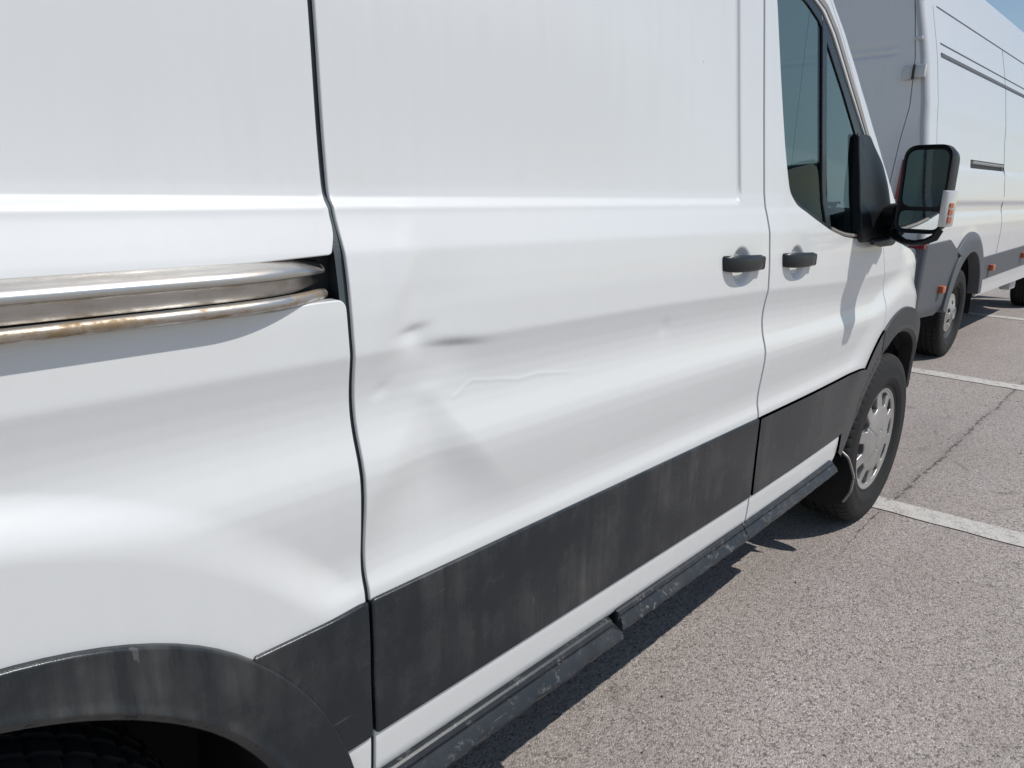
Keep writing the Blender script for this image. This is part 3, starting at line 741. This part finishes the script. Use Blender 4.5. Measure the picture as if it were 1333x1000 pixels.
def wheel(center, mirror=False, parent=van, style=0, proto=None):
    if proto:
        w = proto.copy(); col.objects.link(w); w.location = center; w.rotation_euler = (0, random.uniform(0, 6), math.pi if mirror else 0)
        for ch in list(proto.children):
            c = ch.copy(); col.objects.link(c); c.parent = w
        return w
    m = MB(); m.lathe([(.0, -.035), (.12, -.045), (.165, -.055), (.19, -.07), (.204, -.088), (.208, -.092), (.206, -.06), (.20, .05), (.206, .09)], 72)
    w = m.build('wheel', M['dark_steel'], parent, angle=50); w.location = center
    if mirror: w.rotation_euler = (0, 0, math.pi)
    tyre_mesh().build('tyre', M['tyre'], w, angle=28)
    if style == 0:
        holes = []
        for k in range(10):
            a = 36*k+18; ha = (9.0, 13.0) if k % 2 == 0 else (10.0, 12.0)
            pts = [(.136, a-ha[0]), (.196, a-ha[1]), (.199, a), (.196, a+ha[1]), (.136, a+ha[0]), (.132, a)]
            holes.append(rnd([(r*math.cos(R(b)), r*math.sin(R(b))) for r, b in pts], .010, 4))
        def HC(u, v):
            r = np.sqrt(u*u+v*v); a = np.degrees(np.arctan2(v, u))
            spoke = np.abs(((a+18) % 72)-36)/36
            y = -.098-.017*(1-sstep(.03, .205, r))-.004*np.exp(-((r-.210)/.006)**2)
            y = y+.0035*np.exp(-((spoke-.0)/.045)**2)*sstep(.035, .06, r)*(1-sstep(.135, .150, r))
            y = y+.005*sstep(.125, .145, r)*(1-sstep(.185, .20, r))*np.clip(spoke, .2, 1)+.0025*np.exp(-((r-.040)/.003)**2)
            return np.stack([u, y, v], -1)
        panel('hub_cap', M['silver'], w, arc(0, 0, .219, 0, 360, 90)[:-1], HC, holes=holes, us=np.arange(-.21, .211, .006), vs=np.arange(-.21, .211, .006), seg=.006, flange=.018, lip=.004)
    else:
        holes = [arc(.088*math.cos(R(60*k)), .088*math.sin(R(60*k)), .022, 0, 360, 14)[:-1] for k in range(6)]
        def HC(u, v):
            r = np.sqrt(u*u+v*v)
            return np.stack([u, -.085-.024*(1-sstep(.04, .15, r))-.012*np.exp(-((r-.045)/.008)**2), v], -1)
        panel('hub_cap', M['silver'], w, arc(0, 0, .150, 0, 360, 60)[:-1], HC, holes=holes, us=np.arange(-.15, .151, .01), vs=np.arange(-.15, .151, .01), seg=.008, flange=.014, lip=.003)
    return w
wf = wheel((XF+.02, .158, .355)); wf.rotation_euler = (0, R(14), 0)
for cpos, mir in (((XR, .165, .355), False), ((XF, 1.90, .355), True), ((XR, 1.895, .355), True)): wheel(cpos, mir, proto=wf)

# --- mirror on its arm
Mt = Matrix.Translation((2.500, -.116, 1.338)) @ Matrix(((.14, -.99, 0, 0), (.99, .14, 0, 0), (0, 0, 1, 0), (0, 0, 0, 1)))
# local frame: x = across the glass (towards the door), y = backwards out of the glass, z = up
def rr2(w, h, r, n=7, sk=0.0, taper=0.0):
    pts = rnd([(-w, -h), (w, -h), (w, h), (-w, h)], r, n)
    return [(x*(1-taper*(z/h)), z) for x, z in pts]
def tf(p): return tuple(Mt @ Vector(p))
m = MB(); rings = []
for y, w, h, r in ((.004, .062, .122, .036), (.012, .0665, .128, .038), (.015, .0690, .130, .040), (.010, .0705, .131, .042), (-.015, .0700, .131, .044), (-.05, .066, .122, .042), (-.08, .052, .100, .042), (-.10, .032, .066, .030)):
    rings.append([tf((x, y, z)) for x, z in rr2(w, h, r)])
m.loft(rings); mir = m.build('side_mirror', M['matt_black'], van, angle=40)
def plate(name, mat, w, z0, z1, y, tilt=0.0, r=.022):
    zc = (z0+z1)/2; pts = rnd([(-w, z0-zc), (w, z0-zc), (w, z1-zc), (-w, z1-zc)], r, 6)
    a = [tf((x, y+tilt*z, zc+z)) for x, z in pts]; b = [tf((x, y-.004+tilt*z, zc+z)) for x, z in pts]
    mm = MB(); mm.loft([a, b]); return mm.build(name, mat, mir, smooth=False)
plate('mirror_glass', M['mirror'], .0595, -.050, .116, .0085, .03, .030)
plate('wide_angle_glass', M['mirror'], .0590, -.117, -.062, .0085, .03, .020)
# clear indicator on the outer edge
m = MB(); rings = []
for y, w in ((.020, .003), (.012, .010), (-.015, .014), (-.045, .009), (-.06, .003)):
    rings.append([tf((-.0700-w*.85, y, z)) if k in (0, 1) else tf((-.060, y, z)) for k, z in ((0, -.108+.2*abs(.018-w)), (1, .000-.2*abs(.018-w)), (2, .000), (3, -.108))])
m.loft(rings); ind = m.build('indicator_lens', M['clear_lens'], mir, bevel=.003)
for z0, z1 in ((-.096, -.078), (-.072, -.056), (-.05, -.038)):
    m = MB(); P = [tf((x, y, z)) for x in (-.0830, -.077) for y in (.006, -.018) for z in (z0, z1)]
    m.add(P, [(0, 1, 3, 2), (4, 6, 7, 5), (0, 4, 5, 1), (2, 3, 7, 6), (0, 2, 6, 4), (1, 5, 7, 3)]); m.build('indicator_bulb', M['orange'], mir, smooth=False)
# lower loop of the arm
m = MB(); lp = [(2.60, -.012, 1.215), (2.56, -.040, 1.190), (2.53, -.075, 1.178), (2.51, -.108, 1.177), (2.495, -.142, 1.184), (2.488, -.168, 1.198), (2.487, -.178, 1.222)]
m.tube(lp, [.016, .0125, .010, .009, .010, .012, .012], 12); m.build('mirror_bracket', M['matt_black'], mir)
m = MB()
for a, b, r0, r1 in (((2.66, .035, 1.245), (2.54, -.058, 1.266), .046, .036), ((2.67, .035, 1.205), (2.58, -.035, 1.212), .034, .024)):
    m.tube([Vector(a).lerp(Vector(b), t) for t in (0, .33, .66, 1)], [r0+(r1-r0)*t for t in (0, .33, .66, 1)], 16)
m.build('mirror_arm', M['matt_black'], mir, angle=50)
# sail foot on the door corner
sail = rnd([(2.440, 1.500), (2.555, 1.502), (2.612, 1.440), (2.668, 1.360), (2.700, 1.290), (2.712, 1.215), (2.690, 1.178), (2.44, 1.176), (2.412, 1.200), (2.425, 1.33)], [.01, .02, .03, .03, .03, .03, .02, .02, .02, .03], 5)
def sailF(u, v):
    d = sstep(1.52, 1.30, v)
    bul = np.exp(-((u-2.63-.10*(1.25-v))/.05)**2)*.030*d
    return np.stack([u, skin(u, v, 'front')-.006-.012*d-bul, v], -1)
panel('mirror_foot', M['matt_black'], mir, sail, sailF, us=np.arange(2.4, 2.75, .014), vs=np.arange(1.16, 1.52, .014), seg=.01, flange=.03, lip=.004)
m = MB(); m.tube([(2.50, .012, 1.172), (2.58, .010, 1.170), (2.66, .008, 1.174), (2.70, .016, 1.182)], [.008, .016, .020, .012], 12); m.build('foot_base', M['trim'], mir)

# --- cab interior
m = MB(); m.box((1.735, YC, 1.20), (.02, 1.70, 1.5)); m.build('cab_bulkhead', M['interior'], van, smooth=False)
m = MB(); m.box((2.35, YC, .70), (1.2, 1.84, .03)); m.build('cab_floor', M['interior'], van, smooth=False)
m = MB(); rings = []
for y in np.linspace(.14, 2*YC-.14, 12):
    b = .06*(1-abs(y-YC)/.9)
    rings.append([(2.56-b*.4, y, .75), (2.50-b, y, 1.02), (2.51-b, y, 1.20), (2.56-b, y, 1.255), (2.70, y, 1.275), (2.83, y, 1.270), (2.86, y, .75)])
m.loft(rings); dash = m.build('dashboard', M['interior'], van, angle=40)
pp = MB(); pp.add([(2.615+.05*u+.012*w, .185+.11*w, 1.2725+.012*u+.018*abs(math.sin(3*u+2*w))) for u in (0, .33, .66, 1) for w in (0, .33, .66, 1)], [(4*a+b, 4*a+b+1, 4*a+b+5, 4*a+b+4) for a in range(3) for b in range(3)])
po = pp.build('paper_slip', M['headliner']); po['label'] = 'crumpled white paper lying on the dashboard behind the front side window'; po['category'] = 'paper'
m = MB(); m.tube([(2.40+.06*math.sin(a), 1.48+.19*math.cos(a), 1.13+.18*math.sin(a)) for a in np.linspace(0, 2*math.pi, 30)], .014, 8); m.tube([(2.40, 1.48, 1.13), (2.60, 1.48, 1.02)], .03, 8); m.build('steering_wheel', M['matt_black'], dash)
m = MB(); m.box((1.90, YC, 1.985), (.30, 1.6, .02)); m.build('headliner', M['headliner'], van, smooth=False)
m = MB(); m.loft([[(2.48+dx, .235+.30*u, z) for dx, z in rnd([(-.03, 1.05), (.13, 1.05), (.13, 1.43-.02*u), (-.03, 1.41-.02*u)], [.01, .01, .07, .05], 6)] for u in (0, .1, .9, 1)]); m.build('window_reflection_block', M['interior'], dash, bevel=.01)  # added dark block, imitates a dark shape reflected in the side window
def seat(yc, w=.25):
    m = MB(); rings = []
    for t, wd, th in ((0, .92, .07), (.08, 1, .085), (.5, .96, .075), (.85, .82, .065), (1.0, .62, .05)):
        x = 2.02-.13*t; z = .98+.60*t
        rings.append([(x-th, yc-w*wd*.9, z), (x-th, yc+w*wd*.9, z), (x+th*.2, yc+w*wd, z), (x+th*.7, yc+w*wd*.7, z), (x+th*.45, yc, z), (x+th*.7, yc-w*wd*.7, z), (x+th*.2, yc-w*wd, z)])
    m.loft(rings); m.box((2.20, yc, .95), (.50, 2*w, .14)); s = m.build('seat', M['seat'], van, angle=50)
    h = MB(); rings = [[(1.865-.03*t+dx*sc, yc+dy*sc, 1.615+.19*t) for dx, dy in rnd([(-.045, -.125), (.045, -.125), (.045, .125), (-.045, .125)], .035)] for t, sc in ((0, .8), (.12, 1), (.8, 1), (1, .75))]
    h.loft(rings); h.build('headrest', M['seat'], s, angle=60)
    for dy in (-.06, .06): p = MB(); p.tube([(1.87, yc+dy, 1.56), (1.865, yc+dy, 1.63)], .006, 6); p.build('headrest_post', M['dark_steel'], s)
for yc in (.42, .86, 1.52): seat(yc, .21 if yc < 1 else .25)

# ---------------------------------------------------------------- the high-roof van ahead
v2 = empty('high_roof_van', (5.60, .64, 0), 'taller white high-roof van parked ahead, its shaded rear doors behind the door mirror', 'van', rz=0)
_z2 = [.30, .44, .62, .83, 1.0, 1.10, 1.17, 1.20, 1.25, 1.285, 1.33, 1.48, 1.515, 1.545, 1.60, 1.80, 1.93, 2.22, 2.32, 2.57, 2.74, 2.86, 2.92, 2.96]
_y2 = [.05, .015, .010, .008, .004, .010, .022, .034, .036, .026, .030, .050, .056, .070, .076, .105, .118, .168, .190, .252, .290, .318, .350, .43]
_T2 = np.arange(.3, 2.97, .002); _Y2 = np.interp(_T2, _z2, _y2); _Y2 = np.convolve(np.pad(_Y2, 24, mode='edge'), _k, mode='valid')
X2, Z2 = 1.27, .385
def skin2(x, z):
    x = np.asarray(x, float); z = np.asarray(z, float)
    y = np.interp(z, _T2, _Y2)
    y = y-.010*(1-sstep(.56, .72, np.sqrt((x-X2)**2+(z-Z2)**2)))*(z > .4)
    return y+.045*(1-np.sqrt(np.clip(1-(np.clip(.05-x, 0, .05)/.05)**2, 0, 1)))
def S2(off=0.0): return lambda u, v: np.stack([u, skin2(u, v)+off, v], -1)
xs2 = np.concatenate([np.arange(0.0, .10, .008), np.arange(.1, 6.3, .07)]); zs2 = np.concatenate([np.arange(.46, 1.08, .04), np.arange(1.08, 1.62, .012), np.arange(1.62, 2.8, .04), np.arange(2.8, 2.95, .015)])
W2 = 2.02
hole2 = [(1.16, 1.535), (2.42, 1.543), (2.42, 1.610), (1.16, 1.604)]
A2 = X2+4.15
side_out = [(0.004, .99), (.42, .985)]+arc(X2, Z2, .60, 122, 8, 24)+[(X2+.62, .46)]+[(A2-.60, .46)]+arc(A2, Z2, .52, 172, 8, 20)+[(6.0, .46), (6.0, 1.2), (5.4, 1.35), (4.9, 2.2), (4.6, 2.72), (4.4, 2.94), (0.004, 2.94)]
side2 = panel('side_panel', M['paint2'], v2, side_out, S2(), holes=[rnd(hole2, .01)], us=xs2, vs=zs2, seg=.02, flange=.02, lip=.003)
m = MB(); m.box((1.79, .115, 1.572), (1.34, .03, .10)); m.build('track_recess', M['grey_plastic'], side2, smooth=False)
m = MB(); m.tube([(1.22, .075, 1.582), (2.38, .077, 1.588)], .011, 10); m.build('slide_track', M['steel'], side2)
# grooves, seams and strips
def strip2(name, mat, pts, w, out=.004, th=.006):
    m = MB(); rings = []
    for i, (x, z) in enumerate(pts):
        a = np.array(pts[max(i-1, 0)]); b = np.array(pts[min(i+1, len(pts)-1)]); t = (b-a)/np.linalg.norm(b-a); nx, nz = -t[1]*w/2, t[0]*w/2
        q = [(x-nx, z-nz), (x+nx, z+nz)]
        ys = [float(skin2(u, v)) for u, v in q]
        rings.append([(q[0][0], ys[0]-out, q[0][1]), (q[1][0], ys[1]-out, q[1][1]), (q[1][0], ys[1]-out+th, q[1][1]), (q[0][0], ys[0]-out+th, q[0][1])])
    m.loft(rings); return m.build(name, mat, side2, smooth=False)
ln = lambda x0, x1, z0, z1, n=14: [(x0+(x1-x0)*k/n, z0+(z1-z0)*k/n) for k in range(n+1)]
strip2('roof_gutter', M['gap'], ln(.02, 4.5, 2.57, 2.60), .010, .0015)
strip2('upper_groove', M['gap'], ln(.30, 4.4, 2.335, 2.35), .010, .0015)
strip2('body_moulding', M['grey_plastic'], ln(.30, 4.4, 2.262, 2.280), .024, .006)
strip2('door_seam', M['gap'], ln(2.40, 2.40, .80, 2.58, 30), .008, .0012)
strip2('panel_seam', M['gap'], ln(.20, .20, 1.05, 2.56, 30), .003, .0010)
# plastic: bumper wrap, arch, cladding, sill
bw = [(-.02, .47), (.60, .435)]+[(X2+.615*math.cos(R(a)), Z2+.615*math.sin(R(a))) for a in np.linspace(172, 124, 10)]+[(.62, 1.00), (-.02, .985)]
panel('rear_bumper_wrap', M['grey_plastic'], v2, bw, lambda u, v: np.stack([u, skin2(np.clip(u, 0, None), v)-.016+.02*(1-sstep(.43, .52, v)), v], -1), us=np.concatenate([np.arange(-.02, .1, .008), np.arange(.1, .9, .04)]), vs=np.arange(.42, 1.0, .03), seg=.02, flange=.03, lip=.005)
ring = arc(X2, Z2, .655, 128, 14, 40)+[(X2+.61, .50), (X2+.52, .50)]+arc(X2, Z2, .505, 13, 172, 50)+[(X2-.565, .45)]+arc(X2, Z2, .60, 172, 126, 14)
panel('rear_arch_trim', M['grey_plastic'], v2, ring, lambda u, v: np.stack([u, skin2(u, np.clip(v, .5, None))-.034+.9*np.clip(np.sqrt((u-X2)**2+(v-Z2)**2)-.61, 0, None)**1.3, v], -1), us=np.arange(.6, 2, .03), vs=np.arange(.4, 1.06, .03), seg=.02, flange=.08, lip=.006)
panel('side_cladding', M['grey_plastic'], v2, [(X2+.64, .605), (A2-.55, .63), (A2-.55, .84), (X2+.63, .80)], S2(-.012), us=np.arange(1.9, 4.8, .1), vs=np.arange(.6, .84, .04), seg=.05, flange=.02, lip=.006)
panel('sill', M['paint2'], v2, [(X2+.56, .50), (A2-.50, .53), (A2-.50, .632), (X2+.64, .607)], lambda u, v: np.stack([u, .004+.5*(.62-v)*.2, v], -1), us=np.arange(1.8, 4.8, .1), vs=np.arange(.46, .62, .03), seg=.05, flange=.03, lip=.006)
for x, z in ((.54, .64), (2.17, .70), (3.62, .735)):
    m = MB(); y = float(skin2(x, z)); m.box((x, y-.030, z), (.085, .045, .055)); mk = m.build('side_marker', M['orange'], v2, bevel=.008)
# rear face: doors, corner pillar, lamps, hinges
def rear_edge(z, off=.0): return float(skin2(0.0, z))+off
zz = np.linspace(.48, 2.90, 40)
seamy = lambda z: float(np.interp(z, [.9, 1.3, 1.7, 1.9, 2.2, 2.6, 2.95], [.33, .30, .268, .240, .250, .312, .40]))
RF = lambda u, v: np.stack([-.005+.018*np.abs((u-1.01)/1.0)**3+.02*sstep(2.2, 2.9, v), u, v], -1)
corner = [(rear_edge(z)-.002, z) for z in zz]+[(seamy(z)-.006, z) for z in zz[::-1]]
panel('corner_pillar', M['paint2'], v2, corner, RF, inw=(1, 0, 0), us=np.arange(0, .4, .03), vs=np.arange(.5, 2.9, .05), seg=.03, flange=.02, lip=.004)
for s in (0, 1):
    P = [(seamy(z)+.006, z) for z in zz[4:]]+[(1.005, z) for z in zz[:3:-1]]
    def RD(u, v):
        p = RF(u, v); p[:, 0] += .010*(np.exp(-((v-2.30)/.012)**2)+.8*np.exp(-((v-2.245)/.012)**2))*sstep(.34, .42, u if s == 0 else W2-u); return p
    if s: P = [(W2-y, z) for y, z in P]
    d = panel('rear_door', M['paint2'], v2, P, RD, inw=(1, 0, 0), us=np.arange(.2, 1.9, .05), vs=np.arange(.7, 2.9, .02), seg=.03, flange=.03, lip=.004)
m = MB(); m.prism([(rear_edge(z)+.02, z) for z in zz]+[(W2-rear_edge(z)-.02, z) for z in zz[::-1]], .03, .05, 'x'); m.build('rear_frame', M['rubber'], v2, smooth=False)
for z, full in ((2.115, True), (1.25, True)):
    m = MB(); sy = seamy(z); m.box((-.022, sy+.028, z), (.036, .062, .085)); m.box((-.022, sy-.052, z+.006), (.040, .058, .080)); m.box((-.030, sy-.012, z), (.028, .030, .060))
    hg = m.build('door_hinge', M['white_plastic'], v2, bevel=.006)
    m = MB(); m.tube([(-.043, sy-.012, z-.045), (-.043, sy-.012, z+.045)], .009, 10); m.build('hinge_pin', M['dark_steel'], hg)
m = MB(); m.box((.0, rear_edge(2.31)+.012, 2.33), (.03, .05, .022)); m.build('door_stop', M['white_plastic'], v2, bevel=.005)
m = MB(); m.prism([(.10, 1.22), (.10, 1.30), (.12, 1.56), (.225, 1.56), (.24, 1.30), (.24, 1.22)], -.03, .02, 'x'); lamp = m.build('tail_lamp', M['red'], v2, bevel=.008)
m = MB(); m.box((.035, .050, .990), (.12, .10, .055)); m.build('rear_reflector', M['red'], v2, bevel=.006)
m = MB(); m.box((-.06, 1.01, .72), (.16, 1.94, .50)); m.build('rear_bumper', M['grey_plastic'], v2, bevel=.03)
# rest of the body
prof = [(float(np.interp(2.935, _T2, _Y2)), 2.935), (.52, 2.975), (.75, 2.99), (1.01, 3.0)]
full = prof+[(W2-y, z) for y, z in prof[-2::-1]]
rows = [[(x, y, z-.25*max(0, (x-4.1)/.5)**2) for y, z in full] for x in (0, .01, 1, 2, 3, 4, 4.3, 4.6)]
m = MB(); n = len(full); m.add([p for r in rows for p in r], [(i*n+k, i*n+k+1, (i+1)*n+k+1, (i+1)*n+k) for i in range(len(rows)-1) for k in range(n-1)]); m.build('roof', M['paint2'], v2, angle=50)
panel('far_side_panel', M['paint2'], v2, side_out, lambda u, v: np.stack([u, W2-np.interp(v, _T2, _Y2), v], -1), inw=(0, -1, 0), us=np.arange(0, 6.3, .3), vs=np.arange(.5, 2.9, .06), seg=.08, flange=.02, lip=.003)
m = MB(); rows = [[(x, y, z) for y in np.linspace(.14, W2-.14, 9)] for x, z in ((4.55, 2.74), (4.95, 2.1), (5.4, 1.34), (5.42, 1.30), (6.0, 1.15), (6.12, .9), (6.15, .35))]
n = 9; m.add([p for r in rows for p in r], [(i*n+k, i*n+k+1, (i+1)*n+k+1, (i+1)*n+k) for i in range(len(rows)-1) for k in range(n-1)]); m.build('nose', M['paint2'], v2, angle=40)
m = MB(); m.box((3.35, 1.01, .50), (2.85, 1.88, .14)); m.box((.40, 1.01, .62), (.6, 1.84, .3)); m.box((3.0, 1.01, .74), (5.8, 1.2, .14)); m.build('underbody', M['under'], v2, smooth=False)
m = MB(); n = 20; A = [(X2+.52*math.cos(R(a)), Z2+.52*math.sin(R(a))) for a in np.linspace(-8, 188, n)]
m.add([(x, y, z) for x, z in A for y in (.02, .45)], [(2*i, 2*i+1, 2*i+3, 2*i+2) for i in range(n-1)]); m.add([(x, .45, z) for x, z in A], [tuple(range(n))]); m.build('wheel_arch_liner', M['under'], v2, angle=70)
m = MB(); m.box((3.95, .12, .42), (.30, .10, .16)); m.build('step_box', M['white_plastic'], v2, bevel=.015)
w2 = wheel((X2, .145, .372), parent=v2, style=1); w2.scale = (1.05, 1.05, 1.05); w2.rotation_euler = (0, .3, 0)
for cpos, mirf in (((A2, .150, .372), False), ((X2, W2-.145, .372), True), ((A2, W2-.15, .372), True)): wheel(cpos, mirf, parent=v2, proto=w2)

# ---------------------------------------------------------------- trees far across the field, seen through the cab
def tree(x, y, h, seed, label):
    rr = random.Random(seed)
    t = empty('broadleaf_tree', (x, y, 0), label, 'tree')
    m = MB(); m.tube([(0, 0, -.1), (.05*h*.1, 0, h*.2), (0, .1, h*.42), (.1, .1, h*.7)], [h*.045, h*.035, h*.026, h*.008], 9)
    for k in range(6):
        a = k*1.05+rr.random(); z0 = h*(.28+.07*k); m.tube([(0, 0, z0), (math.cos(a)*h*.12, math.sin(a)*h*.12, z0+h*.10), (math.cos(a)*h*.24, math.sin(a)*h*.24, z0+h*.16)], [h*.016, h*.010, h*.004], 6)
    m.build('trunk', M['bark'], t)
    c = MB(); blobs = [(rr.uniform(-.22, .22)*h, rr.uniform(-.22, .22)*h, h*rr.uniform(.45, .88), h*rr.uniform(.10, .18)) for _ in range(14)]
    for _ in range(2600):
        bx, by, bz, br = rr.choice(blobs); d = Vector((rr.gauss(0, 1), rr.gauss(0, 1), rr.gauss(0, 1))).normalized()*br*rr.random()**.4
        p = Vector((bx, by, bz))+d; s = h*rr.uniform(.012, .024)
        a = Vector((rr.gauss(0, 1), rr.gauss(0, 1), rr.gauss(0, 1))).normalized()*s; b = a.cross(Vector((rr.gauss(0, 1), rr.gauss(0, 1), rr.gauss(0, 1)))).normalized()*s*.6
        c.add([p-a, p+b, p+a, p-b], [(0, 1, 2, 3)])
    c.build('crown', M['leaf'], t, smooth=False)
tree(92, 33, 8, 1, 'distant dark green tree seen through the front cab window of the dented van')
